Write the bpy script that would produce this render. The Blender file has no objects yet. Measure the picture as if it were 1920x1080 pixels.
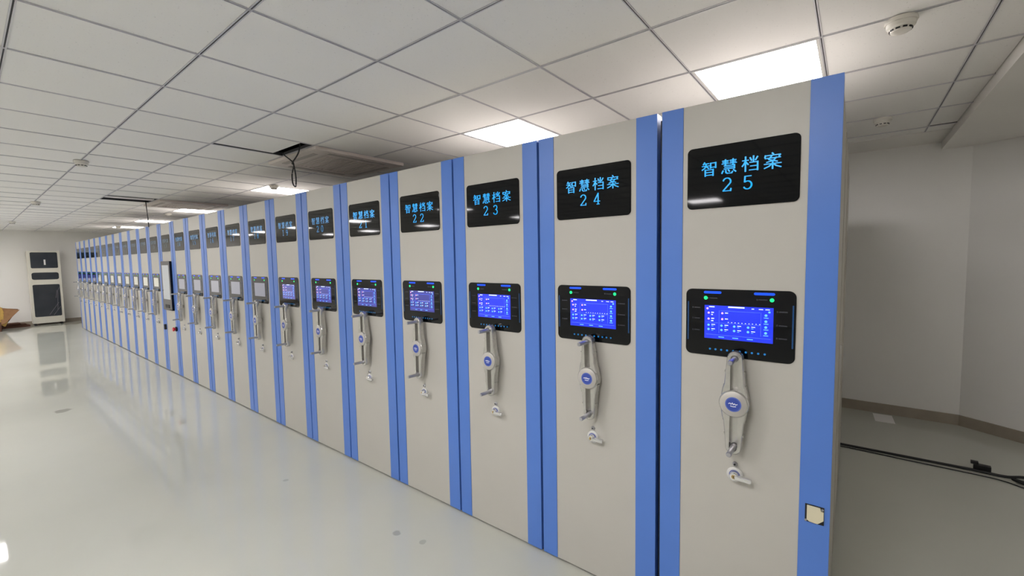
import bpy, bmesh, math, random
from mathutils import Matrix, Vector

random.seed(7)
sc = bpy.context.scene
COL = sc.collection

# ------------------------------------------------------------------ camera
CAM = (0.0434, -1.9299, 1.6488)
YAW, PITCH, ROLL, FPX = -0.6672, -0.0673, -0.0171, 814.05


def cam_axes():
    cy, sy, cp, sp = math.cos(YAW), math.sin(YAW), math.cos(PITCH), math.sin(PITCH)
    w = Vector((sy * cp, cy * cp, sp))
    r = Vector((cy, -sy, 0))
    u = r.cross(w)
    c, s = math.cos(ROLL), math.sin(ROLL)
    return r * c + u * s, u * c - r * s, w


AR, AU, AW = cam_axes()
cam = bpy.data.cameras.new('camera')
cam.sensor_width = 36.0
cam.lens = FPX / 1920 * 36.0
cam.clip_start = 0.02
camo = bpy.data.objects.new('camera', cam)
camo.matrix_world = Matrix(((AR.x, AU.x, -AW.x, CAM[0]), (AR.y, AU.y, -AW.y, CAM[1]),
                            (AR.z, AU.z, -AW.z, CAM[2]), (0, 0, 0, 1)))
COL.objects.link(camo)
sc.camera = camo

# ------------------------------------------------------------------ world, exposure
wd = bpy.data.worlds.new('world')
sc.world = wd
wd.use_nodes = True
wd.node_tree.nodes['Background'].inputs[0].default_value = (0.8, 0.85, 0.9, 1)
wd.node_tree.nodes['Background'].inputs[1].default_value = 0.05
sc.view_settings.view_transform = 'Standard'
sc.view_settings.look = 'None'
sc.view_settings.gamma = 1
sc.view_settings.use_curve_mapping = False
sc.view_settings.exposure = 0.0
LAMP = 33.5          # radiance of the ceiling light panels

# ------------------------------------------------------------------ dimensions
PITCH_X = 0.6426     # one shelving unit
UW = 0.628           # width of a unit
UH = 2.270           # height of a unit
UD = 2.60            # depth of a unit
HC = 2.672           # ceiling
GX, GY, TS = -1.3094, -1.7354, 0.6   # ceiling grid
X_FAR, X_RIGHT, Y_FRONT, Y_BACK = -18.4, 2.9, -9.5, 3.84
X_SOF, Y_BORD = 0.66, 3.27


def lin(c):
    return tuple(((v / 255) / 12.92 if v / 255 <= 0.04045 else ((v / 255 + 0.055) / 1.055) ** 2.4) for v in c)


# ------------------------------------------------------------------ materials
M = {}


def mat(name, col, rough=0.5, metal=0.0, emit=None, estr=0.0, noise=None, bump=None, spec=0.5, coat=0.0):
    m = bpy.data.materials.new(name)
    m.use_nodes = True
    nt = m.node_tree
    b = nt.nodes['Principled BSDF']
    c = lin(col)
    b.inputs['Base Color'].default_value = (*c, 1)
    b.inputs['Roughness'].default_value = rough
    b.inputs['Metallic'].default_value = metal
    b.inputs['Specular IOR Level'].default_value = spec
    b.inputs['Coat Weight'].default_value = coat
    if emit:
        b.inputs['Emission Color'].default_value = (*lin(emit), 1)
        b.inputs['Emission Strength'].default_value = estr
    tc = nt.nodes.new('ShaderNodeTexCoord')
    if noise:
        sc_, amt, det = noise
        n = nt.nodes.new('ShaderNodeTexNoise')
        n.inputs['Scale'].default_value = sc_
        n.inputs['Detail'].default_value = det
        nt.links.new(tc.outputs['Object'], n.inputs['Vector'])
        rp = nt.nodes.new('ShaderNodeValToRGB')
        rp.color_ramp.elements[0].position = 0.3
        rp.color_ramp.elements[1].position = 0.7
        rp.color_ramp.elements[0].color = (*[v * (1 - amt) for v in c], 1)
        rp.color_ramp.elements[1].color = (*[min(1, v * (1 + amt)) for v in c], 1)
        nt.links.new(n.outputs['Fac'], rp.inputs['Fac'])
        nt.links.new(rp.outputs['Color'], b.inputs['Base Color'])
    if bump:
        sc_, st, dist = bump
        n = nt.nodes.new('ShaderNodeTexNoise')
        n.inputs['Scale'].default_value = sc_
        n.inputs['Detail'].default_value = 4
        nt.links.new(tc.outputs['Object'], n.inputs['Vector'])
        bp = nt.nodes.new('ShaderNodeBump')
        bp.inputs['Strength'].default_value = st
        bp.inputs['Distance'].default_value = dist
        nt.links.new(n.outputs['Fac'], bp.inputs['Height'])
        nt.links.new(bp.outputs['Normal'], b.inputs['Normal'])
    M[name] = m
    return m


mat('beige', (190, 187, 179), 0.42, noise=(3.0, 0.02, 3), bump=(900, 0.06, 0.0004))
mat('blue', (85, 128, 210), 0.38, noise=(5.0, 0.02, 2), bump=(900, 0.05, 0.0004))
mat('carcass', (172, 167, 156), 0.45, noise=(2.0, 0.03, 3))
mat('top_dulled', (114, 111, 107), 0.6, noise=(4, 0.08, 4))  # dark tone for unseen tops, cuts light bounced onto the ceiling
mat('rubber', (40, 42, 46), 0.8)
mat('toe', (38, 38, 38), 0.7)
mat('glass_black', (6, 8, 11), 0.04, spec=0.3)
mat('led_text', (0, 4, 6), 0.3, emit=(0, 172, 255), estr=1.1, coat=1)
mat('led_text_soft_angle', (0, 4, 6), 0.3, emit=(0, 150, 225), estr=0.7, coat=1)  # weaker copy; the off-angle fade is put into the emission
mat('led_text_faint_angle', (0, 4, 6), 0.3, emit=(0, 140, 200), estr=0.22, coat=1)  # faintest copy, text fading as if lost to view angle and reflections
mat('screen_bright', (2, 4, 20), 0.12, emit=(0, 48, 255), estr=1.0, coat=1)
mat('screen_dim_angle', (10, 12, 40), 0.16, emit=(52, 58, 180), estr=0.75, coat=1)  # dimmer blue copy with the oblique-view fade set in its colour
mat('screen_grey_glare', (30, 32, 40), 0.16, emit=(118, 122, 150), estr=0.6, coat=1)  # grey copy; washed-out reflection look painted into the emission
mat('screen_cream_glare', (60, 60, 56), 0.16, emit=(222, 218, 200), estr=0.75, coat=1)  # cream copy imitating bright wall reflections on far screens
mat('screen_pale', (30, 32, 34), 0.15, emit=(170, 180, 186), estr=0.6, coat=1)
mat('ui_white', (200, 215, 255), 0.4, emit=(205, 222, 255), estr=0.9)
mat('ui_cyan', (80, 160, 255), 0.4, emit=(110, 190, 255), estr=0.85)
mat('ui_pink', (255, 170, 190), 0.4, emit=(255, 178, 205), estr=0.95)
mat('ui_line', (70, 110, 255), 0.4, emit=(84, 112, 255), estr=0.9)
mat('led_blue', (2, 8, 40), 0.4, emit=(0, 80, 255), estr=1.2)
mat('led_green', (10, 200, 120), 0.4, emit=(20, 255, 130), estr=1.1)
mat('led_key', (10, 80, 130), 0.4, emit=(20, 120, 190), estr=0.7)
mat('led_side', (10, 40, 70), 0.3, emit=(18, 78, 135), estr=0.45)
mat('panel_mark', (45, 48, 58), 0.5)
mat('cast_metal', (196, 194, 190), 0.25, metal=0.8, noise=(60, 0.05, 3), bump=(700, 0.08, 0.0005))
mat('cap_metal', (190, 186, 180), 0.38, metal=0.35)
mat('pin_metal', (176, 176, 182), 0.28, metal=0.8)
mat('emblem_blue', (54, 78, 168), 0.35)
mat('emblem_ring', (92, 110, 186), 0.35)
mat('print_white', (235, 238, 245), 0.5)
mat('chrome', (225, 225, 226), 0.18, metal=0.9)
mat('lock_white', (214, 213, 210), 0.35, metal=0.2)
mat('brass', (196, 168, 110), 0.35, metal=0.8)
mat('dark', (22, 22, 24), 0.6)
mat('cream_plate', (222, 214, 184), 0.5)
mat('red', (214, 34, 48), 0.35)
mat('wall_paint', (239, 237, 233), 0.75, noise=(1.2, 0.02, 4), bump=(160, 0.05, 0.001))
mat('plaster', (238, 235, 229), 0.8, noise=(1.5, 0.02, 4), bump=(160, 0.05, 0.001))
mat('skirting', (158, 148, 134), 0.35, noise=(9, 0.08, 5))
mat('slab', (60, 58, 56), 0.9, noise=(2, 0.2, 4))
mat('grid_metal', (212, 210, 214), 0.4, metal=0.2)
mat('grid_groove', (66, 66, 70), 0.7)
mat('lamp', (255, 255, 255), 0.4, emit=(255, 251, 252), estr=LAMP)
mat('white_metal', (226, 224, 220), 0.45)
mat('detector', (226, 222, 212), 0.5)
mat('ac_panel', (220, 210, 203), 0.5, noise=(4, 0.04, 3))
mat('ac_slot', (182, 174, 168), 0.6)
mat('cable', (14, 14, 16), 0.5)
mat('cabinet_white', (226, 222, 208), 0.4)
mat('cabinet_glass', (52, 56, 60), 0.12, noise=(3, 0.2, 5))
mat('film', (128, 122, 130), 0.25)
mat('cardboard', (150, 112, 78), 0.85, noise=(14, 0.12, 5))
mat('cardboard_dark', (92, 62, 48), 0.9, noise=(10, 0.15, 5))
mat('yellow', (216, 176, 96), 0.8, noise=(20, 0.15, 5))
mat('paper', (238, 236, 234), 0.7)


def mat_tile():
    m = mat('tile', (206, 202, 195), 0.85)
    nt = m.node_tree
    b = nt.nodes['Principled BSDF']
    geo = nt.nodes.new('ShaderNodeNewGeometry')
    n1 = nt.nodes.new('ShaderNodeTexNoise')
    n1.inputs['Scale'].default_value = 95
    n1.inputs['Detail'].default_value = 3
    n1.inputs['Roughness'].default_value = 0.7
    nt.links.new(geo.outputs['Position'], n1.inputs['Vector'])
    rp = nt.nodes.new('ShaderNodeValToRGB')
    base = lin((247, 245, 241))
    rp.color_ramp.elements[0].position = 0.27
    rp.color_ramp.elements[0].color = (*[v * 0.62 for v in base], 1)
    rp.color_ramp.elements[1].position = 0.345
    rp.color_ramp.elements[1].color = (*base, 1)
    nt.links.new(n1.outputs['Fac'], rp.inputs['Fac'])
    nt.links.new(rp.outputs['Color'], b.inputs['Base Color'])
    bp = nt.nodes.new('ShaderNodeBump')
    bp.inputs['Strength'].default_value = 0.15
    bp.inputs['Distance'].default_value = 0.002
    nt.links.new(n1.outputs['Fac'], bp.inputs['Height'])
    nt.links.new(bp.outputs['Normal'], b.inputs['Normal'])


mat_tile()


def mat_floor():
    m = mat('floor_epoxy', (192, 193, 183), 0.12)
    nt = m.node_tree
    b = nt.nodes['Principled BSDF']
    geo = nt.nodes.new('ShaderNodeNewGeometry')
    base = lin((192, 193, 183))

    def noise(scale, detail, rough=0.5):
        n = nt.nodes.new('ShaderNodeTexNoise')
        n.inputs['Scale'].default_value = scale
        n.inputs['Detail'].default_value = detail
        n.inputs['Roughness'].default_value = rough
        nt.links.new(geo.outputs['Position'], n.inputs['Vector'])
        return n
    n1 = noise(0.7, 5)
    rp = nt.nodes.new('ShaderNodeValToRGB')
    rp.color_ramp.elements[0].position = 0.3
    rp.color_ramp.elements[0].color = (*[v * 0.95 for v in base], 1)
    rp.color_ramp.elements[1].position = 0.7
    rp.color_ramp.elements[1].color = (*[v * 1.04 for v in base], 1)
    nt.links.new(n1.outputs['Fac'], rp.inputs['Fac'])
    last = rp.outputs['Color']
    # scuffs on the coating, each with a shape of its own
    nd = noise(9, 4)
    for (x, y, r, k) in ((-7.02, -1.31, 0.11, 0.55), (-2.09, -0.39, 0.035, 0.6), (-1.9, -0.35, 0.03, 0.7), (-3.3, -0.5, 0.03, 0.75)):
        dm = nt.nodes.new('ShaderNodeVectorMath')
        dm.operation = 'DISTANCE'
        nt.links.new(geo.outputs['Position'], dm.inputs[0])
        dm.inputs[1].default_value = (x, y, 0)
        ad = nt.nodes.new('ShaderNodeMath')
        ad.operation = 'MULTIPLY_ADD'
        nt.links.new(nd.outputs['Fac'], ad.inputs[0])
        ad.inputs[1].default_value = r * 1.6
        nt.links.new(dm.outputs['Value'], ad.inputs[2])
        mr = nt.nodes.new('ShaderNodeMapRange')
        mr.inputs['From Min'].default_value = r * 1.35
        mr.inputs['From Max'].default_value = r * 1.55
        mr.inputs['To Min'].default_value = 1 - k
        mr.inputs['To Max'].default_value = 0
        nt.links.new(ad.outputs['Value'], mr.inputs['Value'])
        mx = nt.nodes.new('ShaderNodeMix')
        mx.data_type = 'RGBA'
        nt.links.new(mr.outputs['Result'], mx.inputs['Factor'])
        nt.links.new(last, mx.inputs['A'])
        mx.inputs['B'].default_value = (*lin((96, 96, 92)), 1)
        last = mx.outputs['Result']
    nt.links.new(last, b.inputs['Base Color'])
    n2 = noise(2.2, 6, 0.6)
    mr = nt.nodes.new('ShaderNodeMapRange')
    mr.inputs['From Min'].default_value = 0.3
    mr.inputs['From Max'].default_value = 0.75
    mr.inputs['To Min'].default_value = 0.015
    mr.inputs['To Max'].default_value = 0.07
    nt.links.new(n2.outputs['Fac'], mr.inputs['Value'])
    nt.links.new(mr.outputs['Result'], b.inputs['Roughness'])
    n3 = noise(3.5, 2)
    bp = nt.nodes.new('ShaderNodeBump')
    bp.inputs['Strength'].default_value = 0.02
    bp.inputs['Distance'].default_value = 0.006
    nt.links.new(n3.outputs['Fac'], bp.inputs['Height'])
    nt.links.new(bp.outputs['Normal'], b.inputs['Normal'])


mat_floor()


# ------------------------------------------------------------------ mesh builder
class MB:
    def __init__(s):
        s.v, s.f, s.m, s.sm = [], [], [], []

    def add(s, vs, fs, mi=0, smooth=False):
        o = len(s.v)
        s.v += [tuple(p) for p in vs]
        for f in fs:
            s.f.append([i + o for i in f])
            s.m.append(mi)
            s.sm.append(smooth)

    def box(s, x0, x1, y0, y1, z0, z1, mi=0):
        vs = [(x, y, z) for z in (z0, z1) for y in (y0, y1) for x in (x0, x1)]
        s.add(vs, [(0, 2, 3, 1), (4, 5, 7, 6), (0, 1, 5, 4), (2, 6, 7, 3), (0, 4, 6, 2), (1, 3, 7, 5)], mi)

    def prism_y(s, pts, y0, y1, mi=0, bevel=0.0):
        """pts: (x, z) outline, counter-clockwise seen from -y; y0 = front (smaller)."""
        n = len(pts)
        if bevel:
            cx = sum(p[0] for p in pts) / n
            cz = sum(p[1] for p in pts) / n
            fr = []
            for i in range(n):
                a, b_, c = Vector(pts[i - 1]), Vector(pts[i]), Vector(pts[(i + 1) % n])
                t = (c - a)
                if t.length < 1e-9:
                    t = Vector((1, 0))
                t.normalize()
                nn = Vector((-t.y, t.x))
                if nn.dot(Vector((cx, cz)) - b_) < 0 and False:
                    nn = -nn
                fr.append(b_ + nn * bevel)
            vs = [(p.x, y0, p.y) for p in fr] + [(p[0], y0 + bevel, p[1]) for p in pts] + [(p[0], y1, p[1]) for p in pts]
            fs = [list(range(n)), list(range(3 * n - 1, 2 * n - 1, -1))]
            for i in range(n):
                j = (i + 1) % n
                fs.append([n + i, n + j, j, i])
                fs.append([2 * n + i, 2 * n + j, n + j, n + i])
        else:
            vs = [(p[0], y0, p[1]) for p in pts] + [(p[0], y1, p[1]) for p in pts]
            fs = [list(range(n)), list(range(2 * n - 1, n - 1, -1))]
            for i in range(n):
                j = (i + 1) % n
                fs.append([n + i, n + j, j, i])
        s.add(vs, fs, mi)

    def lathe(s, prof, n=24, axis='y', org=(0, 0, 0), mi=0, smooth=True):
        """prof: (radius, height along the axis)"""
        vs, fs = [], []
        for r, h in prof:
            for k in range(n):
                a = 2 * math.pi * k / n
                c, d = r * math.cos(a), r * math.sin(a)
                p = {'y': (c, h, d), 'z': (c, d, h), 'x': (h, c, d)}[axis]
                vs.append(tuple(p[i] + org[i] for i in range(3)))
        for i in range(len(prof) - 1):
            for k in range(n):
                l = (k + 1) % n
                fs.append([i * n + k, i * n + l, (i + 1) * n + l, (i + 1) * n + k])
        s.add(vs, fs, mi, smooth)
        s.add(vs[:n], [list(range(n))], mi)
        s.add(vs[-n:], [list(range(n))], mi)

    def tube(s, path, r, n=8, mi=0):
        path = [Vector(p) for p in path]
        vs, fs = [], []
        for i, p in enumerate(path):
            t = (path[min(i + 1, len(path) - 1)] - path[max(i - 1, 0)]).normalized()
            up = Vector((0, 0, 1)) if abs(t.z) < 0.9 else Vector((1, 0, 0))
            a = t.cross(up).normalized()
            b_ = t.cross(a)
            for k in range(n):
                q = 2 * math.pi * k / n
                vs.append(p + a * (r * math.cos(q)) + b_ * (r * math.sin(q)))
        for i in range(len(path) - 1):
            for k in range(n):
                l = (k + 1) % n
                fs.append([i * n + k, i * n + l, (i + 1) * n + l, (i + 1) * n + k])
        fs.append(list(range(n)))
        fs.append([(len(path) - 1) * n + k for k in range(n)])
        s.add(vs, fs, mi, True)

    def mesh(s, name, mats):
        me = bpy.data.meshes.new(name)
        me.from_pydata(s.v, [], s.f)
        for m_ in (mats if isinstance(mats, (list, tuple)) else [mats]):
            me.materials.append(M[m_])
        me.polygons.foreach_set('material_index', s.m)
        me.polygons.foreach_set('use_smooth', s.sm)
        bm = bmesh.new()
        bm.from_mesh(me)
        bmesh.ops.remove_doubles(bm, verts=bm.verts, dist=1e-6)
        bmesh.ops.recalc_face_normals(bm, faces=bm.faces)
        bm.to_mesh(me)
        bm.free()
        me.set_sharp_from_angle(angle=math.radians(35))
        me.update()
        return me

    def obj(s, name, mats, parent=None, loc=None, rot=None):
        return link(name, s.mesh(name, mats), parent, loc, rot)


def link(name, me, parent=None, loc=None, rot=None):
    o = bpy.data.objects.new(name, me)
    COL.objects.link(o)
    if parent:
        o.parent = parent
    if loc:
        o.location = loc
    if rot:
        o.rotation_euler = rot
    return o


def tag(o, label, cat, group=None):
    o['label'] = label
    o['category'] = cat
    if group:
        o['group'] = group
    return o


def thing(name, label, cat, loc=(0, 0, 0), rot=None, group=None):
    return tag(link(name, None, None, loc, rot), label, cat, group)


def struct(o, label=None):
    o['kind'] = 'structure'
    if label:
        o['label'] = label
    return o


def rrect(x0, x1, z0, z1, r, n=6):
    """rounded rectangle outline, counter-clockwise seen from -y (x right, z up)"""
    pts = []
    for cx, cz, a0 in ((x1 - r, z1 - r, 0), (x0 + r, z1 - r, 90), (x0 + r, z0 + r, 180), (x1 - r, z0 + r, 270)):
        for k in range(n + 1):
            a = math.radians(a0 + 90 * k / n)
            pts.append((cx + r * math.cos(a), cz + r * math.sin(a)))
    return pts


# ------------------------------------------------------------------ the room shell
b = MB()
b.box(X_FAR - 0.2, X_RIGHT + 0.2, Y_FRONT - 0.2, Y_BACK + 0.2, -0.2, 0)
struct(b.obj('floor', 'floor_epoxy'), 'glossy pale grey epoxy floor')
ZS = 3.2
b = MB()
b.box(X_FAR - 0.2, X_FAR, Y_FRONT - 0.2, Y_BACK + 0.2, 0, ZS)
struct(b.obj('wall_left', 'wall_paint'), 'white painted wall at the far end of the room')
b = MB()
b.box(X_FAR, 0.95, Y_BACK, Y_BACK + 0.2, 0, ZS)
struct(b.obj('wall_back', 'wall_paint'), 'white painted wall behind the shelving row')
P0 = Vector((0.868, Y_BACK, 0))
DV = Vector((0.826, -0.563, 0)).normalized()
P1 = P0 + DV * ((X_RIGHT - P0.x) / DV.x)
NV = Vector((-DV.y, DV.x, 0))


def slab_poly(name, a, c, th, z0, z1, m):
    q = MB()
    n = Vector((-(c - a).y, (c - a).x, 0)).normalized() * th
    ps = [a, c, c + n, a + n]
    vs = [(p.x, p.y, z) for z in (z0, z1) for p in ps]
    q.add(vs, [(0, 1, 2, 3), (4, 5, 6, 7), (0, 1, 5, 4), (1, 2, 6, 5), (2, 3, 7, 6), (3, 0, 4, 7)])
    return q.obj(name, m)


struct(slab_poly('wall_right_angled', P0, P1, 0.15, 0, ZS, 'wall_paint'), 'white wall turning towards the viewer at the right')
b = MB()
b.box(X_RIGHT, X_RIGHT + 0.2, Y_FRONT - 0.2, P1.y + 0.1, 0, ZS)
struct(b.obj('wall_right', 'wall_paint'))
b = MB()
b.box(X_FAR - 0.2, X_RIGHT + 0.2, Y_FRONT - 0.2, Y_FRONT, 0, ZS)
struct(b.obj('wall_front', 'wall_paint'))
b = MB()
b.box(X_FAR - 0.2, X_RIGHT + 0.2, Y_FRONT - 0.2, Y_BACK + 0.2, ZS, ZS + 0.2)
struct(b.obj('ceiling_slab', 'slab'))
# skirting
b = MB()
b.box(X_FAR, X_FAR + 0.012, Y_FRONT, Y_BACK, 0, 0.1)
struct(b.obj('baseboard_left', 'skirting'))
b = MB()
b.box(X_FAR, 0.87, Y_BACK - 0.012, Y_BACK, 0, 0.1)
struct(b.obj('baseboard_back', 'skirting'))
struct(slab_poly('baseboard_right', P0 - NV * 0.012, P1 - NV * 0.012, 0.012, 0, 0.1, 'skirting'))
# plaster border along the back wall and the lower soffit on the right
b = MB()
b.box(X_FAR, X_SOF, Y_BORD, Y_BACK, HC - 0.002, HC + 0.02)
struct(b.obj('trim_1', 'plaster'), 'plaster border between ceiling grid and back wall')
b = MB()
b.box(X_SOF, X_RIGHT, Y_FRONT, Y_BACK, HC - 0.07, HC + 0.02)
struct(b.obj('trim_2', 'plaster'), 'lowered white plaster soffit at the right')

# ------------------------------------------------------------------ suspended ceiling
ceil = struct(link('ceiling', None, None, (0, 0, 0)), 'suspended ceiling of pale speckled square tiles in a thin metal grid')
xs = [GX + TS * k for k in range(-28, 4)]
ys = [GY + TS * k for k in range(-12, 9)]


def cells(edges, lo, hi):
    e = [lo] + [v for v in edges if lo + 0.02 < v < hi - 0.02] + [hi]
    return list(zip(e[:-1], e[1:]))


cx_ = cells(xs, X_FAR, X_SOF)
cy_ = cells(ys, Y_FRONT, Y_BORD)


def grid_x(k):       # left edge of ceiling column k (k counted from GX)
    return GX + TS * k


LIGHT_COLS = [(1, 'nearest'), (-2, 'second'), (-9, 'third'), (-15, 'fourth'), (-20, 'fifth'), (-24, 'sixth'), (-27, 'seventh')]
LIGHT_ROWS = [4, -1, -5, -9]


def has_light(r, c):
    if c == -27:  # added unseen lamp, put in to brighten the far wall
        return r == -5
    return not (c == 1 and r in (-5, -9))


light_cells = set()
for c, _ in LIGHT_COLS:
    for r in LIGHT_ROWS:
        if has_light(r, c):
            light_cells.add((round(grid_x(c), 3), round(GY + TS * r, 3)))


def project(p):
    d = Vector(p) - Vector(CAM)
    z = d.dot(AW)
    if z < 0.05:
        return None
    return 960 + FPX * d.dot(AR) / z, 540 - FPX * d.dot(AU) / z


def visible(x, y):
    q = project((x, y, HC))
    if not q or not (-60 < q[0] < 1980 and -60 < q[1] < 1140):
        return False
    if y > 0 and x < 0:
        t = (0 - CAM[1]) / (y - CAM[1])
        if CAM[2] + t * (HC - CAM[2]) < UH and CAM[0] + t * (x - CAM[0]) < 0:
            return False
    return True


vis, rest = [], []
for (x0, x1) in cx_:
    for (y0, y1) in cy_:
        if (round(x0, 3), round(y0, 3)) in light_cells:
            continue
        pts = [(x0 + (x1 - x0) * a, y0 + (y1 - y0) * c) for a in (0.02, 0.5, 0.98) for c in (0.02, 0.5, 0.98)]
        d2 = ((x0 + x1) / 2 - CAM[0]) ** 2 + ((y0 + y1) / 2 - CAM[1]) ** 2
        (vis if any(visible(*p) for p in pts) else rest).append((d2, x0, x1, y0, y1))
vis.sort()
rest += vis[290:]
vis = vis[:290]
ACC = {}      # access tiles beside the air conditioners that leave dark gaps
tile_cache = {}
G = 0.004
for d2, x0, x1, y0, y1 in vis:
    ix, iy = round((x0 - GX) / TS), round((y0 - GY) / TS)
    gx0, gx1, gy0, gy1 = G, G, G, G
    z = HC + 0.003
    if (ix, iy) == (-5, 2):          # slid aside: dark gap along its far edges
        gx0, gy1 = 0.022, 0.10
        z += 0.006
    elif (ix, iy) == (-13, 2):
        gx0, gx1 = 0.22, 0.24
        z += 0.006
    elif (ix, iy) == (3, 7):
        gy1 = 0.03
    key = (round(x1 - x0, 3), round(y1 - y0, 3), gx0, gx1, gy0, gy1)
    if key not in tile_cache:
        q = MB()
        w, h = x1 - x0, y1 - y0
        q.box(gx0, w - gx1, gy0, h - gy1, 0, 0.014)
        tile_cache[key] = q.mesh('ceiling_tile', 'tile')
    link('ceiling_tile', tile_cache[key], ceil, (x0, y0, z + random.uniform(-0.0008, 0.0008)))
q = MB()
for d2, x0, x1, y0, y1 in rest:
    q.box(x0 + G, x1 - G, y0 + G, y1 - G, HC + 0.003, HC + 0.017)
o = q.obj('ceiling_tile_field', 'tile', ceil)
o['kind'] = 'stuff'


def bar(x0, x1, y0, y1, along, wid):
    q = MB()
    h = wid / 2
    g = 0.0030 if along == 'x' else 0.0024
    z0, z1 = HC - 0.001, HC + 0.002
    if along == 'x':
        q.box(x0, x1, y0 - h, y0 - g, z0, z1, 0)
        q.box(x0, x1, y0 + g, y0 + h, z0, z1, 0)
        q.box(x0, x1, y0 - g, y0 + g, z1, z1 + 0.03, 1)
    else:
        q.box(x0 - h, x0 - g, y0, y1, z0, z1, 0)
        q.box(x0 + g, x0 + h, y0, y1, z0, z1, 0)
        q.box(x0 - g, x0 + g, y0, y1, z1, z1 + 0.03, 1)
    q.obj('grid_bar', ['grid_metal', 'grid_groove'], ceil)


for y in ys:
    if Y_FRONT < y < Y_BORD:
        bar(X_FAR, X_SOF, y, y, 'x', 0.017)
for x in xs:
    if X_FAR + 0.02 < x < X_SOF:
        bar(x, x, Y_FRONT, Y_BORD, 'y', 0.014)

# ------------------------------------------------------------------ ceiling lights
qf = MB()
for a in ((0.008, 0.592, 0.008, 0.022), (0.008, 0.592, 0.578, 0.592), (0.008, 0.022, 0.022, 0.578), (0.578, 0.592, 0.022, 0.578)):
    qf.box(*a, 0, 0.03)
ME_FRAME = qf.mesh('frame', 'white_metal')
qd = MB()
qd.box(0.022, 0.578, 0.022, 0.578, 0.004, 0.012)
ME_DIFF = qd.mesh('diffuser', 'lamp')
qh = MB()
qh.box(0.015, 0.585, 0.015, 0.585, 0.03, 0.06)
ME_HOUS = qh.mesh('housing', 'white_metal')
for r in LIGHT_ROWS:
    for c, nm in LIGHT_COLS:
        if not has_light(r, c):
            continue
        if r == 4:
            lab = {'nearest': 'large bright square ceiling light above the nearest shelving unit 25',
                   'second': 'bright square ceiling light above the units numbered 23 and 24',
                   'third': 'bright square ceiling light past the hanging black cable loop',
                   'fourth': 'ceiling light beyond the second air conditioner, fourth from the right',
                   'fifth': 'small distant ceiling light, second from the far end of its row',
                   'sixth': 'smallest most distant ceiling light at the far end of its row'}[nm]
        else:
            lab = '%s square light of the %s ceiling row in front of the shelving, %s' % (
                nm, {-1: 'first', -5: 'second', -9: 'third'}[r], 'mirrored below' if (r, nm) == (-1, 'fourth') else 'out of frame')
        t = thing('ceiling_light', lab, 'ceiling light', (grid_x(c), GY + TS * r, HC), None, 'square ceiling light panels')
        link('frame', ME_FRAME, t)
        link('diffuser', ME_DIFF, t)
        link('housing', ME_HOUS, t)

t = thing('added_soffit_fill', 'added unseen fill light at the lowered soffit, right of the frame', 'ceiling light', (1.75, 0.9, HC - 0.07))  # added lamp, brightens the right wall and floor
q = MB()
for a in ((-0.165, 0.165, -0.14, -0.125), (-0.165, 0.165, 0.125, 0.14), (-0.165, -0.15, -0.125, 0.125), (0.15, 0.165, -0.125, 0.125)):
    q.box(*a, -0.012, 0.0)
q.obj('frame', 'white_metal', t)
q = MB()
q.box(-0.15, 0.15, -0.125, 0.125, -0.008, -0.001)
q.obj('diffuser', 'lamp', t)

# ------------------------------------------------------------------ shelving units
# stroke lettering -------------------------------------------------
ZHI = [((22, 98), (13, 84)), ((17, 88), (49, 88)), ((5, 72), (53, 72)), ((31, 88), (30, 72), (22, 58), (5, 46)), ((33, 68), (49, 53)),
       ((60, 90), (60, 53)), ((60, 89), (92, 89)), ((92, 91), (92, 53)), ((60, 59), (92, 59)),
       ((26, 45), (26, 0)), ((26, 43), (76, 43)), ((76, 45), (76, 0)), ((26, 25), (76, 25)), ((26, 6), (76, 6))]
HUI = [((8, 91), (46, 91)), ((10, 81), (44, 81)), ((5, 71), (47, 71)), ((27, 99), (27, 61)),
       ((54, 91), (92, 91)), ((56, 81), (90, 81)), ((54, 71), (95, 71)), ((73, 99), (73, 61)),
       ((18, 57), (82, 57)), ((82, 59), (82, 33)), ((22, 46), (82, 46)), ((18, 35), (82, 35)),
       ((14, 24), (6, 6)), ((30, 26), (31, 9), (40, 3), (66, 3), (71, 13)), ((45, 27), (53, 15)), ((76, 25), (91, 10))]
DANG = [((3, 74), (40, 74)), ((22, 99), (22, 0)), ((22, 70), (14, 52), (3, 36)), ((25, 62), (38, 45)),
        ((68, 99), (68, 60)), ((48, 90), (57, 70)), ((91, 92), (79, 70)), ((46, 58), (92, 58)), ((92, 60), (92, 2)),
        ((50, 33), (92, 33)), ((44, 7), (92, 7))]
AN = [((46, 101), (54, 92)), ((10, 88), (7, 74)), ((10, 86), (91, 86)), ((91, 86), (84, 75)),
      ((44, 82), (28, 60), (76, 42)), ((70, 70), (54, 52), (16, 42)), ((7, 68), (93, 68)),
      ((3, 31), (97, 31)), ((50, 43), (50, -2)), ((47, 31), (30, 15), (4, 4)), ((53, 31), (70, 15), (96, 4))]


def arc(cx, cy, rx, ry, a0, a1, n=10):
    return tuple((cx + rx * math.cos(math.radians(a0 + (a1 - a0) * k / n)), cy + ry * math.sin(math.radians(a0 + (a1 - a0) * k / n))) for k in range(n + 1))


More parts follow.
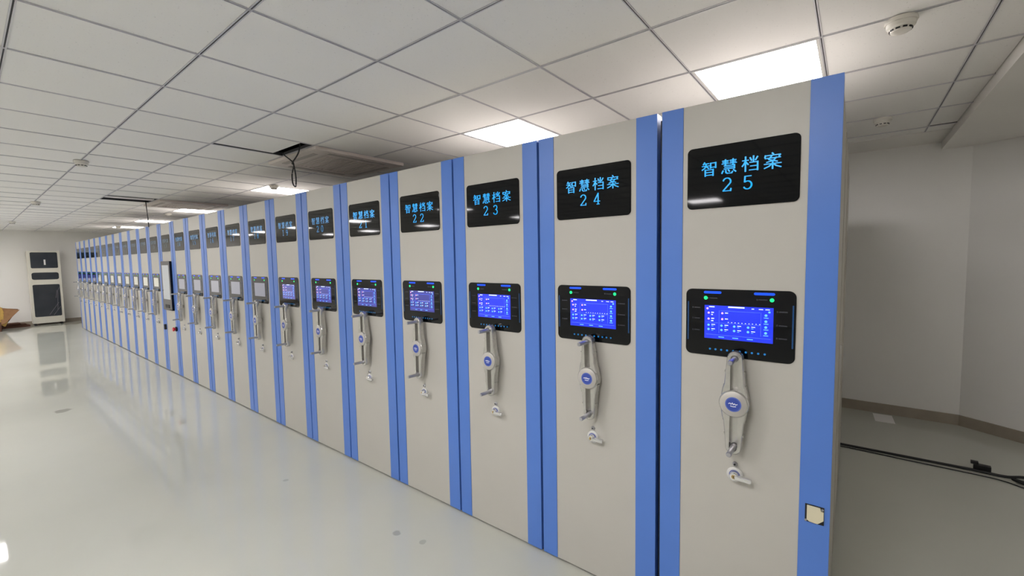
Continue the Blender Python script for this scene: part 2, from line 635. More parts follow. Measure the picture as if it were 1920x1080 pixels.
DIG = {'0': [arc(25, 50, 20, 47, 90, 450, 20)],
       '1': [((10, 84), (26, 96)), ((26, 97), (26, 3)), ((12, 3), (40, 3))],
       '2': [arc(25, 72, 19, 25, 165, -35, 12) + ((6, 6),), ((5, 5), (44, 5)), ((44, 3), (46, 20))],
       '3': [arc(24, 74, 17, 22, 160, -80, 12), arc(24, 28, 20, 25, 85, -160, 12)],
       '4': [((34, 97), (4, 28)), ((4, 28), (47, 28)), ((34, 97), (34, 3)), ((24, 3), (44, 3))],
       '5': [((12, 94), (42, 94)), ((12, 94), (10, 54)), arc(24, 32, 20, 28, 125, -150, 14)],
       '6': [arc(25, 50, 20, 47, 60, 200, 10), arc(25, 30, 19, 27, 0, 360, 18)],
       '7': [((6, 80), (6, 94)), ((6, 94), (45, 94)), ((45, 94), (24, 50), (20, 3))],
       '8': [arc(25, 74, 16, 22, 0, 360, 16), arc(25, 28, 20, 26, 0, 360, 16)],
       '9': [arc(25, 68, 19, 27, 0, 360, 18), arc(25, 50, 20, 47, -120, 20, 10)]}


def stroke(q, pts, x, z, sx, sz, y, wv, wh):
    """a flat stroke; near-vertical segments are wider than near-horizontal ones"""
    for a, c in zip(pts[:-1], pts[1:]):
        A = Vector((x + a[0] * sx, z + a[1] * sz))
        B = Vector((x + c[0] * sx, z + c[1] * sz))
        t = B - A
        if t.length < 1e-6:
            continue
        t.normalize()
        w = wh + (wv - wh) * abs(t.y)
        n = Vector((-t.y, t.x)) * (w / 2)
        e = t * (w * 0.25)
        ps = [A - e - n, B + e - n, B + e + n, A - e + n]
        q.prism_y([(p.x, p.y) for p in ps], y, y + 0.0006)


YG = -0.0055         # front of the glass plates
LED = {}
for lm in ('led_text', 'led_text_soft_angle', 'led_text_faint_angle'):
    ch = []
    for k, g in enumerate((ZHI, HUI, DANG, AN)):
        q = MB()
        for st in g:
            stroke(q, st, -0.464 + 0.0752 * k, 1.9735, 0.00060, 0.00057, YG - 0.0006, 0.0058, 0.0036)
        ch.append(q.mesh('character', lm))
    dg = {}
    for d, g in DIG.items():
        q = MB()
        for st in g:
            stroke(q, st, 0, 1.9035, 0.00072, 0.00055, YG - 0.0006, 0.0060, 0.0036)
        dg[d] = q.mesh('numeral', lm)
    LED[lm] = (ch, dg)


def me_box(name, m, *a):
    q = MB()
    q.box(*a)
    return q.mesh(name, m)


XL = -UW
ME_BODY = None
q = MB()
q.box(XL + 0.004, -0.004, 0.004, UD, 0.035, UH - 0.002)
# shallow end-frame seams on the side sheets
for yy in (0.87, 1.74):
    q.box(-0.004, -0.0025, yy - 0.02, yy + 0.02, 0.05, UH - 0.02)
ME_BODY = q.mesh('body', 'carcass')
ME_TOP = me_box('added_top_sheet', 'top_dulled', XL + 0.006, -0.006, 0.006, UD - 0.002, UH - 0.002, UH + 0.001)  # added unseen sheet that dulls light bouncing off the unit tops
ME_FACE = me_box('face_panel', 'beige', XL + 0.09, -0.096, -0.0015, 0.004, 0.012, UH)


def strip_mesh(x0, x1, inner):
    q = MB()
    q.box(x0, x1, -0.004, 0.004, 0.012, UH)
    xe = x1 if not inner else x0
    if inner:
        q.box(xe, xe + 0.0035, 0.004, 0.05, 0.012, UH)
    else:
        q.box(xe - 0.0035, xe, 0.004, 0.05, 0.012, UH)
    return q.mesh('edge_strip', 'blue')


ME_STRIPR = strip_mesh(-0.0955, 0, False)
ME_STRIPL = strip_mesh(XL, XL + 0.0895, True)
ME_SEAL = me_box('rubber_seal', 'rubber', XL - 0.011, XL + 0.004, 0.012, 0.028, 0.03, UH - 0.03)
ME_TOE = me_box('toe_strip', 'toe', XL + 0.006, -0.006, 0.02, UD - 0.02, 0.0, 0.035)

q = MB()
q.prism_y(rrect(-0.519, -0.120, 1.842, 2.092, 0.02), YG, 0.0, 0, 0.0008)
ME_DISP = q.mesh('name_display', 'glass_black')
q = MB()
q.prism_y(rrect(-0.519, -0.121, 1.231, 1.509, 0.024), YG, 0.0, 0, 0.0008)
ME_CTRL = q.mesh('control_panel', 'glass_black')
q = MB()
q.prism_y([(-0.444, 1.303), (-0.194, 1.303), (-0.194, 1.442), (-0.444, 1.442)], YG - 0.0004, YG + 0.001)
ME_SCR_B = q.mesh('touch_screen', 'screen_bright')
ME_SCR_D = q.mesh('touch_screen', 'screen_dim_angle')
ME_SCR_I = q.mesh('touch_screen', 'screen_grey_glare')
ME_SCR_C = q.mesh('touch_screen', 'screen_cream_glare')


def ui(u0, u1, v0, v1, q, mi):
    x0, x1 = -0.444 + 0.25 * u0, -0.444 + 0.25 * u1
    z1, z0 = 1.442 - 0.139 * v0, 1.442 - 0.139 * v1
    q.prism_y([(x0, z0), (x1, z0), (x1, z1), (x0, z1)], YG - 0.0007, YG - 0.0003, mi)


def ui_dot(u, v, r, q, mi):
    x, z = -0.444 + 0.25 * u, 1.442 - 0.139 * v
    q.prism_y([(x + r * math.cos(a * math.pi / 5), z + r * math.sin(a * math.pi / 5)) for a in range(10)], YG - 0.0007, YG - 0.0003, mi)


q = MB()
ui(0.36, 0.60, 0.015, 0.055, q, 0)
ui(0.07, 0.155, 0.03, 0.06, q, 0)
for u0, u1 in ((0.70, 0.735), (0.80, 0.86), (0.89, 0.95)):
    ui(u0, u1, 0.045, 0.068, q, 0)
ui_dot(0.945, 0.125, 0.0042, q, 1)
for u, v in ((0.045, 0.10), (0.065, 0.23), (0.065, 0.41), (0.275, 0.225), (0.275, 0.40)):
    ui_dot(u, v, 0.0042, q, 2)
for u0, u1, v in ((0.105, 0.145, 0.20), (0.105, 0.13, 0.265), (0.105, 0.15, 0.38), (0.105, 0.14, 0.45), (0.315, 0.36, 0.20), (0.315, 0.36, 0.375)):
    ui(u0, u1, v, v + 0.028, q, 0)
for k in range(10):
    ui(0.36 + 0.05 * k, 0.36 + 0.05 * k + 0.014, 0.475, 0.495, q, 0)
for u in (0.065, 0.265, 0.455, 0.655):
    for v in (0.595, 0.725):
        ui_dot(u, v, 0.0048, q, 1)
        ui(u + 0.045, u + 0.10, v - 0.03, v - 0.008, q, 0)
        ui(u + 0.045, u + 0.075, v + 0.02, v + 0.035, q, 1)
for v in (0.22, 0.39, 0.555, 0.72):
    ui_dot(0.90, v, 0.0052, q, 1)
    ui(0.87, 0.935, v + 0.06, v + 0.08, q, 1)
for u in (0.22, 0.43, 0.64):
    ui(u, u + 0.085, 0.925, 0.95, q, 1)
for u0, u1, v in ((0.03, 0.21, 0.515), (0.24, 0.82, 0.515), (0.24, 0.82, 0.15), (0.03, 0.97, 0.875)):
    ui(u0, u1, v, v + 0.008, q, 3)
for u in (0.225, 0.83):
    ui(u, u + 0.004, 0.15, 0.82, q, 3)
ME_UI = q.mesh('screen_graphics', ['ui_white', 'ui_cyan', 'ui_pink', 'ui_line'])


def pill(x0, x1, z0, z1, name, m, r=None):
    q = MB()
    q.prism_y(rrect(x0, x1, z0, z1, r or min(z1 - z0, x1 - x0) / 2 - 1e-5, 4), YG - 0.0006, YG + 0.001)
    return q.mesh(name, m)


ME_BAR1 = pill(-0.448, -0.380, 1.4905, 1.5005, 'light_bar', 'led_blue')
ME_BAR2 = pill(-0.262, -0.190, 1.490, 1.500, 'light_bar', 'led_blue')
ME_LED1 = pill(-0.4475, -0.4325, 1.4645, 1.4795, 'status_light', 'led_green')
ME_LED2 = pill(-0.2075, -0.1925, 1.4645, 1.4795, 'status_light', 'led_green')
ME_SIDE1 = pill(-0.5125, -0.5075, 1.29, 1.455, 'side_light', 'led_side')
ME_SIDE2 = pill(-0.1325, -0.1275, 1.29, 1.455, 'side_light', 'led_side')
q = MB()
for x in (-0.421, -0.3995, -0.3775, -0.3555, -0.3325, -0.309, -0.2865, -0.265, -0.243, -0.2205):
    q.prism_y([(x + 0.0042 * math.cos(a * math.pi / 5), 1.2585 + 0.0042 * math.sin(a * math.pi / 5)) for a in range(10)], YG - 0.0006, YG + 0.001)
ME_KEYS = q.mesh('touch_keys', 'led_key')
q = MB()
for x0, x1, z in ((-0.425, -0.395, 1.472), (-0.245, -0.215, 1.472), (-0.485, -0.462, 1.43), (-0.485, -0.462, 1.385), (-0.485, -0.462, 1.335),
                  (-0.176, -0.148, 1.428), (-0.176, -0.148, 1.375), (-0.176, -0.148, 1.325)):
    q.prism_y([(x0, z - 0.0022), (x1, z - 0.0022), (x1, z + 0.0022), (x0, z + 0.0022)], YG - 0.0004, YG + 0.001)
    q.prism_y([(x0 - 0.008, z - 0.003), (x0 - 0.003, z - 0.003), (x0 - 0.003, z + 0.003), (x0 - 0.008, z + 0.003)], YG - 0.0004, YG + 0.001)
ME_MARKS = q.mesh('panel_marks', 'panel_mark')

# crank handle -----------------------------------------------------
HX, HZ = -0.3165, 1.058


def arm_profile(n=10):
    """outer and slot outline of the upper arm, from hub left, round the end, to hub right (x, z)"""
    ro, ze = 0.0285, 0.180
    out = [(-0.048, 0.030), (-0.043, 0.060), (-0.037, 0.076), (-0.0335, 0.12)]
    inn = [(-0.0145, 0.030), (-0.0145, 0.060), (-0.015, 0.076), (-0.015, 0.12)]
    for k in range(n + 1):
        a = math.radians(180 - 180 * k / n)
        out.append((ro * math.cos(a), ze + ro * math.sin(a)))
        inn.append((0.0145 * math.cos(a), ze + 0.0145 * math.sin(a)))
    out += [(0.0335, 0.12), (0.037, 0.076), (0.043, 0.060), (0.048, 0.030)]
    inn += [(0.015, 0.12), (0.015, 0.076), (0.0145, 0.060), (0.0145, 0.030)]
    return out, inn


def arm(sign):
    q = MB()
    out, inn = arm_profile()
    out = [(x, z * sign) for x, z in out]
    inn = [(x, z * sign) for x, z in inn]
    n = len(out)
    y0, y1, y2 = -0.060, -0.034, -0.026
    chamf = 0.004
    # rails: quad strip between outline and slot
    oc = [(x * 0.90 if abs(x) > 0.02 else x * 0.9, z - (chamf * sign if abs(z) > 0.19 else 0)) for x, z in out]
    vs = ([(x, y0, z) for x, z in oc] + [(x, y0, z) for x, z in inn] + [(x, y0 + chamf, z) for x, z in out] +
          [(x, y2, z) for x, z in out] + [(x, y1, z) for x, z in inn])
    fs = []
    for i in range(n - 1):
        j = i + 1
        fs.append([i, j, n + j, n + i])
        fs.append([2 * n + i, 2 * n + j, j, i])
        fs.append([3 * n + i, 3 * n + j, 2 * n + j, 2 * n + i])
        fs.append([n + i, n + j, 4 * n + j, 4 * n + i])
    # slot bottom and back
    fs.append([4 * n + i for i in range(n)])
    fs.append([3 * n + i for i in range(n)])
    fs.append([0, n, 4 * n, 3 * n, 2 * n])
    fs.append([n - 1, 2 * n - 1, 5 * n - 1, 4 * n - 1, 3 * n - 1])
    q.add(vs, fs)
    for sx in (-1, 1):          # small cross ribs on the flanks
        for zz in (0.070, 0.128):
            q.box(*sorted((sx * 0.030, sx * (0.041 if zz < 0.1 else 0.0365))), -0.056, -0.026, *sorted((sign * (zz - 0.003), sign * (zz + 0.003))))
    return q.mesh('arm', 'cast_metal')


ME_ARMU, ME_ARMD = arm(1), arm(-1)
q = MB()
q.lathe([(0.020, 0.0), (0.020, -0.022), (0.054, -0.024), (0.055, -0.060), (0.052, -0.064)], 36)
ME_HUB = q.mesh('hub', 'cast_metal')
q = MB()
q.lathe([(0.0495, -0.0635), (0.0495, -0.0675), (0.0465, -0.0695), (0.001, -0.0695)], 36)
ME_CAP = q.mesh('hub_cap', 'cap_metal')
q = MB()
q.lathe([(0.0295, -0.0693), (0.0295, -0.0702), (0.001, -0.0702)], 32, mi=1, smooth=False)
q.lathe([(0.0255, -0.0700), (0.0255, -0.0705), (0.001, -0.0705)], 32, mi=0, smooth=False)
for pts in (((-70, 5), (-48, 18)), ((-48, 18), (-30, -2)), ((-30, 0), (-12, 26)), ((-12, 26), (4, -4)), ((4, -4), (20, 16)), ((20, 16), (38, -2)), ((38, -2), (62, 12)),
            ((-40, -30), (0, -36)), ((0, -36), (40, -30))):
    stroke(q, pts, 0, 0.0, 0.00024, 0.00024, -0.0711, 0.0028, 0.0028)
    for f in range(1, 7):
        q.m[-f] = 2
ME_EMB = q.mesh('emblem', ['emblem_blue', 'emblem_ring', 'print_white'])


def grip(sign):
    q = MB()
    z = 0.180 * sign
    q.lathe([(0.0118, -0.040), (0.0118, -0.060), (0.0100, -0.062), (0.0100, -0.136), (0.0080, -0.139)], 18, org=(0, 0, z))
    return q.mesh('grip', 'pin_metal')


ME_GRU, ME_GRD = grip(1), grip(-1)
# lock -------------------------------------------------------------
q = MB()
q.lathe([(0.031, 0.0), (0.031, -0.005), (0.027, -0.008), (0.021, -0.0085)], 32)
ME_ROSE = q.mesh('rosette', 'lock_white')
q = MB()
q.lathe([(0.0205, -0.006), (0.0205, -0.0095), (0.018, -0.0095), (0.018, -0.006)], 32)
ME_RING = q.mesh('blue_ring', 'emblem_blue')  # ring in emblem blue around the lever boss
q = MB()
q.lathe([(0.017, -0.006), (0.017, -0.026), (0.0145, -0.029), (0.001, -0.029)], 28)
q.prism_y(rrect(0.004, 0.066, -0.0085, 0.0085, 0.006), -0.036, -0.020, 0, 0.002)
ME_LEVER = q.mesh('lever', 'chrome')
q = MB()
q.lathe([(0.008, -0.028), (0.008, -0.0305), (0.001, -0.0305)], 20)
q.box(-0.0012, 0.0012, -0.0312, -0.03, -0.005, 0.005, 1)
ME_KEYH = q.mesh('key_cylinder', ['brass', 'dark'])
q = MB()
q.lathe([(0.0095, 0.0), (0.0095, -0.006), (0.006, -0.010), (0.001, -0.010)], 16)
q.lathe([(0.004, -0.009), (0.004, -0.012), (0.001, -0.012)], 10, mi=1)
ME_SCREW = q.mesh('guide_bolt', ['pin_metal', 'dark'])

ORD = ['', 'first', 'second', 'third', 'fourth', 'fifth', 'sixth', 'seventh', 'eighth', 'ninth', 'tenth', 'eleventh', 'twelfth', 'thirteenth',
       'fourteenth', 'fifteenth', 'sixteenth', 'seventeenth', 'eighteenth', 'nineteenth', 'twentieth', 'twenty-first', 'twenty-second',
       'twenty-third', 'twenty-fourth', 'twenty-fifth']
for i in range(1, 26):
    num = 26 - i
    xr = -(i - 1) * PITCH_X - (0.0 if i == 1 else 0.007)
    if num == 25:
        lab = 'nearest beige and blue shelving unit, display showing 25'
    elif num >= 20:
        lab = 'beige shelving unit with display number %d, %s from the near right end' % (num, ORD[i])
    elif num == 13:
        lab = 'fixed shelving unit with a tall portrait screen and no crank handle'
    elif num == 1:
        lab = 'last beige shelving unit at the far end of the row'
    elif num <= 12:
        lab = 'small distant beige shelving unit, %s counted from the far end of the row' % ORD[num]
    else:
        lab = 'beige shelving unit with crank, %s from the near right end of the row' % ORD[i]
    u = thing('mobile_shelving_unit', lab, 'shelving unit', (xr, 0, 0), None, 'mobile shelving units in one long row')
    link('body', ME_BODY, u)
    link('added_top_sheet', ME_TOP, u)
    link('face_panel', ME_FACE, u)
    link('edge_strip', ME_STRIPR, u)
    link('edge_strip', ME_STRIPL, u)
    if i < 25:
        link('rubber_seal', ME_SEAL, u)
    link('toe_strip', ME_TOE, u)
    d = link('name_display', ME_DISP, u)
    d['label'] = 'black glass name display with glowing cyan characters'
    ch, dg = LED['led_text' if num >= 21 else 'led_text_soft_angle' if num >= 14 else 'led_text_faint_angle']  # farther text uses dimmer copies to imitate the viewing angle
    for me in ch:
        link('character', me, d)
    for k, t_ in enumerate(str(num)):
        link('numeral', dg[t_], d, ((-0.384 if num > 9 else -0.346) + 0.0745 * k, 0, 0))
    if num == 13:
        q = MB()
        q.prism_y(rrect(-0.545, -0.105, 0.965, 1.70, 0.015), -0.03, 0.0, 0, 0.002)
        c = q.obj('portrait_terminal', 'glass_black', u)
        c['label'] = 'tall black framed touch terminal with pale screen'
        q = MB()
        q.prism_y([(-0.49, 1.13), (-0.16, 1.13), (-0.16, 1.64), (-0.49, 1.64)], -0.0308, -0.029)
        q.obj('terminal_screen', 'screen_pale', c)
        q = MB()
        q.box(-0.42, -0.23, -0.034, -0.029, 1.0, 1.05)
        q.obj('card_reader', 'dark', c)
        q = MB()
        q.prism_y(rrect(-0.605, -0.565, 0.65, 0.73, 0.008), -0.03, -0.003, 0, 0.002)
        q.obj('rocker_switch', 'dark', u)
        q = MB()
        q.lathe([(0.034, -0.004), (0.034, -0.022)], 20, org=(-0.05, 0, 0.70))
        s_ = q.obj('stop_button', 'dark', u)
        q = MB()
        q.lathe([(0.018, -0.02), (0.018, -0.034), (0.03, -0.038), (0.03, -0.05), (0.024, -0.056)], 20, org=(-0.05, 0, 0.70))
        q.obj('button_head', 'red', s_)
        continue
    c = link('control_panel', ME_CTRL, u)
    c['label'] = 'black glass control panel with touch screen and small lights'
    link('touch_screen', ME_SCR_B if num >= 23 else ME_SCR_D if num >= 19 else ME_SCR_I if num >= 14 else ME_SCR_C if num >= 5 else ME_SCR_D, c)  # screen copies imitate view angle and reflections along the row
    if num >= 19:
        link('screen_graphics', ME_UI, c)['kind'] = 'stuff'
    for me in (ME_BAR1, ME_BAR2, ME_LED1, ME_LED2, ME_SIDE1, ME_SIDE2, ME_KEYS, ME_MARKS):
        o = link(me.name.split('.')[0], me, c)
        if me in (ME_KEYS, ME_MARKS):
            o['kind'] = 'stuff'
    h = link('crank_handle', ME_HUB, u, (HX, -0.0015, HZ), (0, math.radians(random.uniform(-1.5, 1.5)), 0))
    h['label'] = 'cast silver two-armed crank handle with blue emblem'
    link('arm', ME_ARMU, h)
    link('arm', ME_ARMD, h)
    link('hub_cap', ME_CAP, h)
    link('emblem', ME_EMB, h)
    link('grip', ME_GRU, h)
    link('grip', ME_GRD, h)
    k = link('lock', ME_ROSE, u, (-0.3185, -0.0015, 0.744))
    k['label'] = 'round white lock with chrome lever'
    link('blue_ring', ME_RING, k)
    link('lever', ME_LEVER, k, None, (0, math.radians(random.uniform(0, 5)), 0))
    link('key_cylinder', ME_KEYH, k)
    link('guide_bolt', ME_SCREW, u, (-0.3185, -0.0015, 0.789))
    if num == 25:
        q = MB()
        q.box(-0.076, -0.017, -0.0065, -0.003, 0.638, 0.706)
        s_ = q.obj('sensor_socket', 'dark', u)
        s_['label'] = 'small square sensor with cream cover plate on blue edge'
        q = MB()
        q.prism_y([(-0.070, 0.648), (-0.062, 0.642), (-0.036, 0.640), (-0.018, 0.658), (-0.018, 0.690), (-0.026, 0.692), (-0.029, 0.703), (-0.070, 0.703)], -0.012, -0.006, 0, 0.001)
        q.obj('cover_plate', 'cream_plate', s_)
        for (sx, sz) in ((-0.073, 0.643), (-0.022, 0.698)):
            q = MB()
            q.lathe([(0.004, -0.006), (0.004, -0.009), (0.001, -0.009)], 10, org=(sx, 0, sz))
            q.obj('screw', 'pin_metal', s_)
        q = MB()
        q.box(-0.004, 0.004, 1.10, 1.14, 0.97, 1.13)
        q.obj('side_latch', 'lock_white', u)

# ------------------------------------------------------------------ smoke detectors
q = MB()
q.lathe([(0.056, 0.0), (0.058, -0.012), (0.056, -0.018)], 28, axis='z')
ME_DB = q.mesh('base', 'detector')
q = MB()
q.lathe([(0.052, -0.017), (0.050, -0.034), (0.040, -0.040), (0.036, -0.052), (0.030, -0.056), (0.001, -0.057)], 28, axis='z')
ME_DH = q.mesh('sensing_head', 'detector')
q = MB()
for k in range(10):
    a = 2 * math.pi * k / 10
    c, s_ = math.cos(a), math.sin(a)
    r0, r1, hw = 0.0355, 0.0405, 0.0075
    vs = []
    for z in (-0.049, -0.043):
        for rr in (r0, r1):
            for w in (-hw, hw):
                vs.append((c * rr - s_ * w, s_ * rr + c * w, z))
    q.add(vs, [(0, 1, 3, 2), (4, 6, 7, 5), (0, 4, 5, 1), (2, 3, 7, 6), (0, 2, 6, 4), (1, 5, 7, 3)])
ME_DV = q.mesh('vent_slots', 'dark')
for (x, y, lab) in ((0.177, 0.70, 'large white smoke detector on the ceiling right of the nearest shelving unit'),
                    (0.186, 2.51, 'small smoke detector on the dim ceiling near the back wall'),
                    (-6.02, 0.71, 'smoke detector hanging just in front of the third bright ceiling light'),
                    (-10.75, 0.72, 'tiny smoke detector between the fourth and fifth ceiling lights'),
                    (-15.15, 0.72, 'tiny smoke detector in front of the most distant ceiling light'),
                    (-5.9, -1.13, 'smoke detector on the left ceiling runner, nearest of three'),
                    (-10.1, -1.12, 'smoke detector on the left ceiling runner, middle of three'),
                    (-14.8, -1.13, 'faint smoke detector on the left ceiling runner, farthest of three')):
    t = thing('smoke_detector', lab, 'smoke detector', (x, y, HC - 0.001), None, 'smoke detectors on the ceiling')
    link('base', ME_DB, t)
    link('sensing_head', ME_DH, t)
    link('vent_slots', ME_DV, t)

# ------------------------------------------------------------------ cassette air conditioners
for (x, y, lab) in ((-3.70, 0.07, 'grey cassette air conditioner in the ceiling beside the hanging cable loop'),
                    (-8.50, 0.07, 'distant cassette air conditioner in the ceiling beside a thin hanging wire')):
    t = thing('air_conditioner', lab, 'air conditioner', (x, y, HC), None, 'cassette air conditioners')
    W = 0.95
    q = MB()
    a0, a1 = 0.17, W - 0.17
    z0, z1 = -0.032, -0.004
    q.box(-W, 0, 0, a0, z0, z1)
    q.box(-W, 0, a1, W, z0, z1)
    q.box(-W, -a1, a0, a1, z0, z1)
    q.box(-a0, 0, a0, a1, z0, z1)
    q.obj('panel', 'ac_panel', t)
    q = MB()
    q.box(-a1, -a0, a0, a1, -0.018, -0.004)
    g = q.obj('intake_grille', 'ac_slot', t)
    for k in range(14):
        yy = a0 + 0.02 + (a1 - a0 - 0.04) * k / 13
        q = MB()
        q.box(-a1, -a0, yy - 0.009, yy + 0.009, -0.03, -0.018)
        q.obj('slat', 'ac_panel', g)
    for (x0, x1, y0, y1) in ((-a1, -a0, 0.06, 0.11), (-a1, -a0, W - 0.11, W - 0.06), (-0.11, -0.06, a0, a1), (-W + 0.06, -W + 0.11, a0, a1)):
        q = MB()
        q.box(x0, x1, y0, y1, -0.036, -0.03)
        q.obj('louvre', 'ac_slot', t)


def smooth_path(pts, n=8):
    out = []
    P = [Vector(p) for p in pts]
    P = [P[0]] + P + [P[-1]]
    for i in range(1, len(P) - 2):
        for k in range(n):
            t = k / n
            a, b_, c, d = P[i - 1], P[i], P[i + 1], P[i + 2]
            out.append(0.5 * ((2 * b_) + (c - a) * t + (2 * a - 5 * b_ + 4 * c - d) * t * t + (3 * b_ - a - 3 * c + d) * t ** 3))
    out.append(P[-2])
    return out


q = MB()
q.tube(smooth_path([(-4.22, 0.01, HC + 0.1), (-4.19, 0.01, HC), (-4.02, 0.01, HC - 0.10), (-4.00, 0.015, HC - 0.14), (-4.05, 0.02, HC - 0.22), (-4.04, 0.02, HC - 0.30),
                    (-3.98, 0.015, HC - 0.33), (-3.96, 0.01, HC - 0.24), (-3.98, 0.005, HC - 0.14), (-3.99, 0.0, HC - 0.12), (-3.86, 0.0, HC - 0.04), (-3.82, 0.0, HC + 0.1)]), 0.006)
tag(q.obj('cable_loop', 'cable'), 'black cable loop hanging from a dark gap beside the air conditioner', 'cable')
q = MB()
q.tube(smooth_path([(-8.92, -0.012, HC + 0.1), (-8.92, -0.012, HC), (-8.90, -0.012, HC - 0.12), (-8.86, -0.012, HC - 0.28), (-8.85, -0.012, HC - 0.42)]), 0.006)
tag(q.obj('hanging_wire', 'cable'), 'thin dark wire hanging straight down from the distant ceiling', 'wire')

# ------------------------------------------------------------------ equipment cabinet against the far wall
XE = -18.0
t = thing('equipment_cabinet', 'tall white cabinet with three dark panels against the far wall', 'cabinet', (XE, -0.43, 0))
q = MB()
q.box(-0.35, 0, -0.315, 0.315, 0.05, 2.09)
q.obj('body', 'cabinet_white', t)


def xpanel(name, m, y0, y1, z0, z1, r, dx=0.006):
    q = MB()
    pts = rrect(y0, y1, z0, z1, r)
    n = len(pts)
    vs = [(dx, p[0], p[1]) for p in pts] + [(-0.001, p[0], p[1]) for p in pts]
    fs = [list(range(n)), list(range(n, 2 * n))] + [[i, (i + 1) % n, n + (i + 1) % n, n + i] for i in range(n)]
    q.add(vs, fs)
    return q.obj(name, m, t)


p_ = xpanel('upper_panel', 'cabinet_glass', -0.265, 0.265, 1.61, 2.055, 0.03)
xpanel('middle_panel', 'cabinet_glass', -0.265, 0.265, 1.285, 1.485, 0.05)
p3 = xpanel('lower_panel', 'cabinet_glass', -0.265, 0.265, 0.235, 1.145, 0.03)
q = MB()
q.box(0.005, 0.010, -0.01, 0.025, 1.70, 1.85)
q.obj('paper_label', 'paper', t)
q = MB()
for (ya, za, yb, zb) in ((0.02, 0.28, 0.22, 0.62), (0.10, 0.26, 0.25, 0.50), (0.19, 0.40, 0.215, 0.95), (0.215, 0.95, 0.25, 1.05), (0.17, 0.75, 0.20, 0.98)):
    A, B = Vector((ya, za)), Vector((yb, zb))
    n = Vector((-(B - A).y, (B - A).x)).normalized() * 0.004
    ps = [A - n, B - n, B + n, A + n]
    vs = [(0.006, p.x, p.y) for p in ps] + [(0.012, p.x, p.y) for p in ps]
    q.add(vs, [(0, 1, 2, 3), (4, 5, 6, 7), (0, 1, 5, 4), (1, 2, 6, 5), (2, 3, 7, 6), (3, 0, 4, 7)])
q.obj('film_crease', 'film', t)
for yy in (-0.26, 0.26):
    for xx in (-0.30, -0.05):
        q = MB()
        q.lathe([(0.03, 0.0), (0.03, 0.015), (0.012, 0.02), (0.012, 0.05)], 12, axis='z', org=(xx, yy, 0))
        q.obj('foot', 'dark', t)

# ------------------------------------------------------------------ packing waste left of the cabinet
t = thing('cardboard_carton', 'torn open brown cardboard carton leaning by the far wall', 'carton', (-17.3, -1.45, 0))


def plate(name, m, ps, th, parent):
    q = MB()
    P = [Vector(p) for p in ps]
    n = (P[1] - P[0]).cross(P[2] - P[0]).normalized() * th
    vs = P + [p + n for p in P]
    k = len(P)
    q.add(vs, [list(range(k)), list(range(k, 2 * k))] + [[i, (i + 1) % k, k + (i + 1) % k, k + i] for i in range(k)])
    return q.obj(name, m, parent)


plate('front_flap', 'cardboard', [(0.1, 0.10, 0.18), (0.1, 0.17, 0.2), (0.0, 0.44, 0.52), (0.0, 0.12, 0.60)], 0.012, t)
plate('rear_wall', 'cardboard_dark', [(-0.35, -0.3, 0.0), (-0.35, 0.12, 0.0), (-0.1, 0.42, 0.54), (-0.1, -0.3, 0.66)], 0.012, t)
plate('side_wall', 'cardboard_dark', [(0.12, -0.3, 0.0), (0.12, 0.1, 0.0), (0.1, 0.1, 0.24), (0.08, -0.3, 0.26)], 0.012, t)
plate('bottom', 'cardboard_dark', [(-0.35, -0.3, 0.004), (0.12, -0.3, 0.004), (0.12, 0.1, 0.004), (-0.35, 0.1, 0.004)], 0.01, t)
q = MB()
rnd = random.Random(3)
for k in range(7):
    c = Vector((rnd.uniform(-0.05, 0.06), rnd.uniform(-0.12, 0.12), rnd.uniform(-0.05, 0.07)))
    vs, fs = [], []
    N, R_ = 8, 5
    for i in range(R_ + 1):
        for j in range(N):
            ph, th = math.pi * i / R_, 2 * math.pi * j / N
            rr = rnd.uniform(0.5, 1.3)
            vs.append(c + Vector((0.08 * rr * math.sin(ph) * math.cos(th), 0.12 * rr * math.sin(ph) * math.sin(th), 0.22 * rr * math.cos(ph))))
    for i in range(R_):
        for j in range(N):
            fs.append([i * N + j, i * N + (j + 1) % N, (i + 1) * N + (j + 1) % N, (i + 1) * N + j])
    q.add(vs, fs)
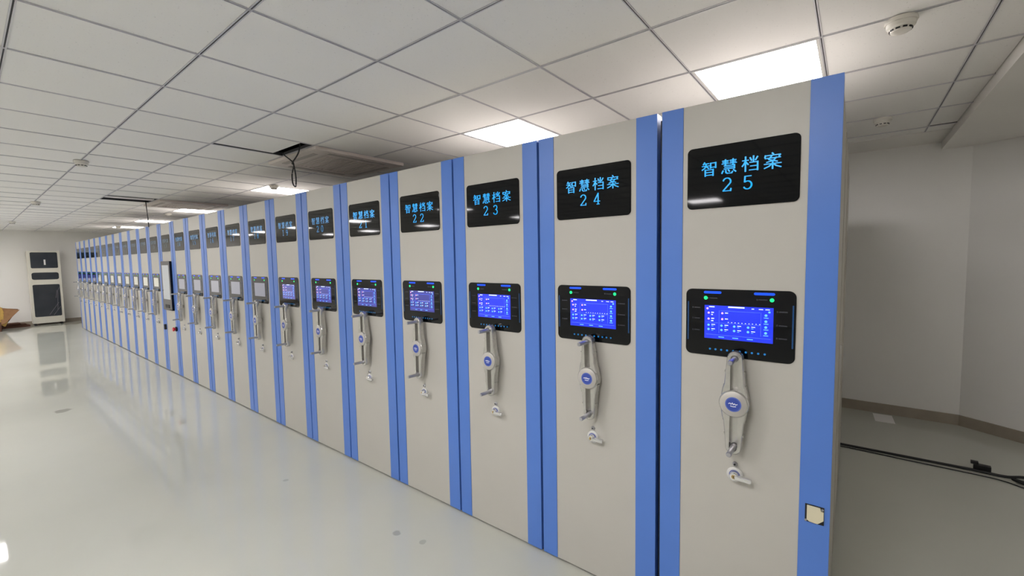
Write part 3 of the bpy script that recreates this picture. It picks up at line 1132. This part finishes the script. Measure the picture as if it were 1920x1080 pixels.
tag(q.obj('packing_bundle', 'yellow', None, (-17.33, -1.44, 0.33)), 'crumpled yellow packing bundle in the torn cardboard carton', 'packing')
q = MB()
q.box(-0.2, 0.2, -0.3, 0.3, 0, 0.05)
q.box(-0.17, 0.15, -0.26, 0.24, 0.05, 0.085)
q.box(-0.12, 0.19, -0.29, 0.12, 0.085, 0.12)
tag(q.obj('flattened_cardboard', 'cardboard_dark', None, (-18.08, -1.12, 0.0), (0, 0, 0.08)), 'stack of flattened dark brown cardboard lying on the floor', 'cardboard')

# ------------------------------------------------------------------ floor behind the row, right side
q = MB()
q.tube(smooth_path([(-0.9, 2.66, 0.012), (0.0, 2.66, 0.012), (0.42, 2.665, 0.012), (0.80, 2.67, 0.012), (0.95, 2.66, 0.012), (1.06, 2.72, 0.012), (1.16, 2.68, 0.012), (1.08, 2.60, 0.012), (0.98, 2.62, 0.018), (1.1, 2.55, 0.012), (1.5, 2.5, 0.012)]), 0.010)
tag(q.obj('floor_cable', 'cable'), 'thick black cable running across the floor past the end unit', 'cable')
q = MB()
q.tube(smooth_path([(-0.9, 2.63, 0.005), (0.1, 2.625, 0.005), (0.42, 2.61, 0.005), (0.8, 2.60, 0.005), (0.93, 2.58, 0.005), (1.02, 2.52, 0.005), (1.3, 2.35, 0.005)]), 0.004)
tag(q.obj('floor_cable', 'cable'), 'thin black cord lying in front of the thick floor cable', 'cable')
t = thing('plug_box', 'small black plug adaptor on the floor cable', 'plug', (0.84, 2.70, 0))
q = MB()
q.box(-0.045, 0.045, -0.02, 0.025, 0.0, 0.05)
q.obj('body', 'cable', t, None, (0, 0, -0.1))
q = MB()
q.box(-0.06, -0.02, -0.015, 0.02, 0.05, 0.068)
q.obj('plug', 'dark', t, None, (0, 0, -0.1))
q = MB()
q.box(-0.075, 0.075, -0.13, 0.13, 0, 0.0015)  # plain thin white rectangle on the floor
tag(q.obj('white_sheet', 'paper', None, (0.32, 3.66, 0.0005), (0, 0, 0.05)), 'flat white rectangle lying on the dark floor by the back wall', 'paper')
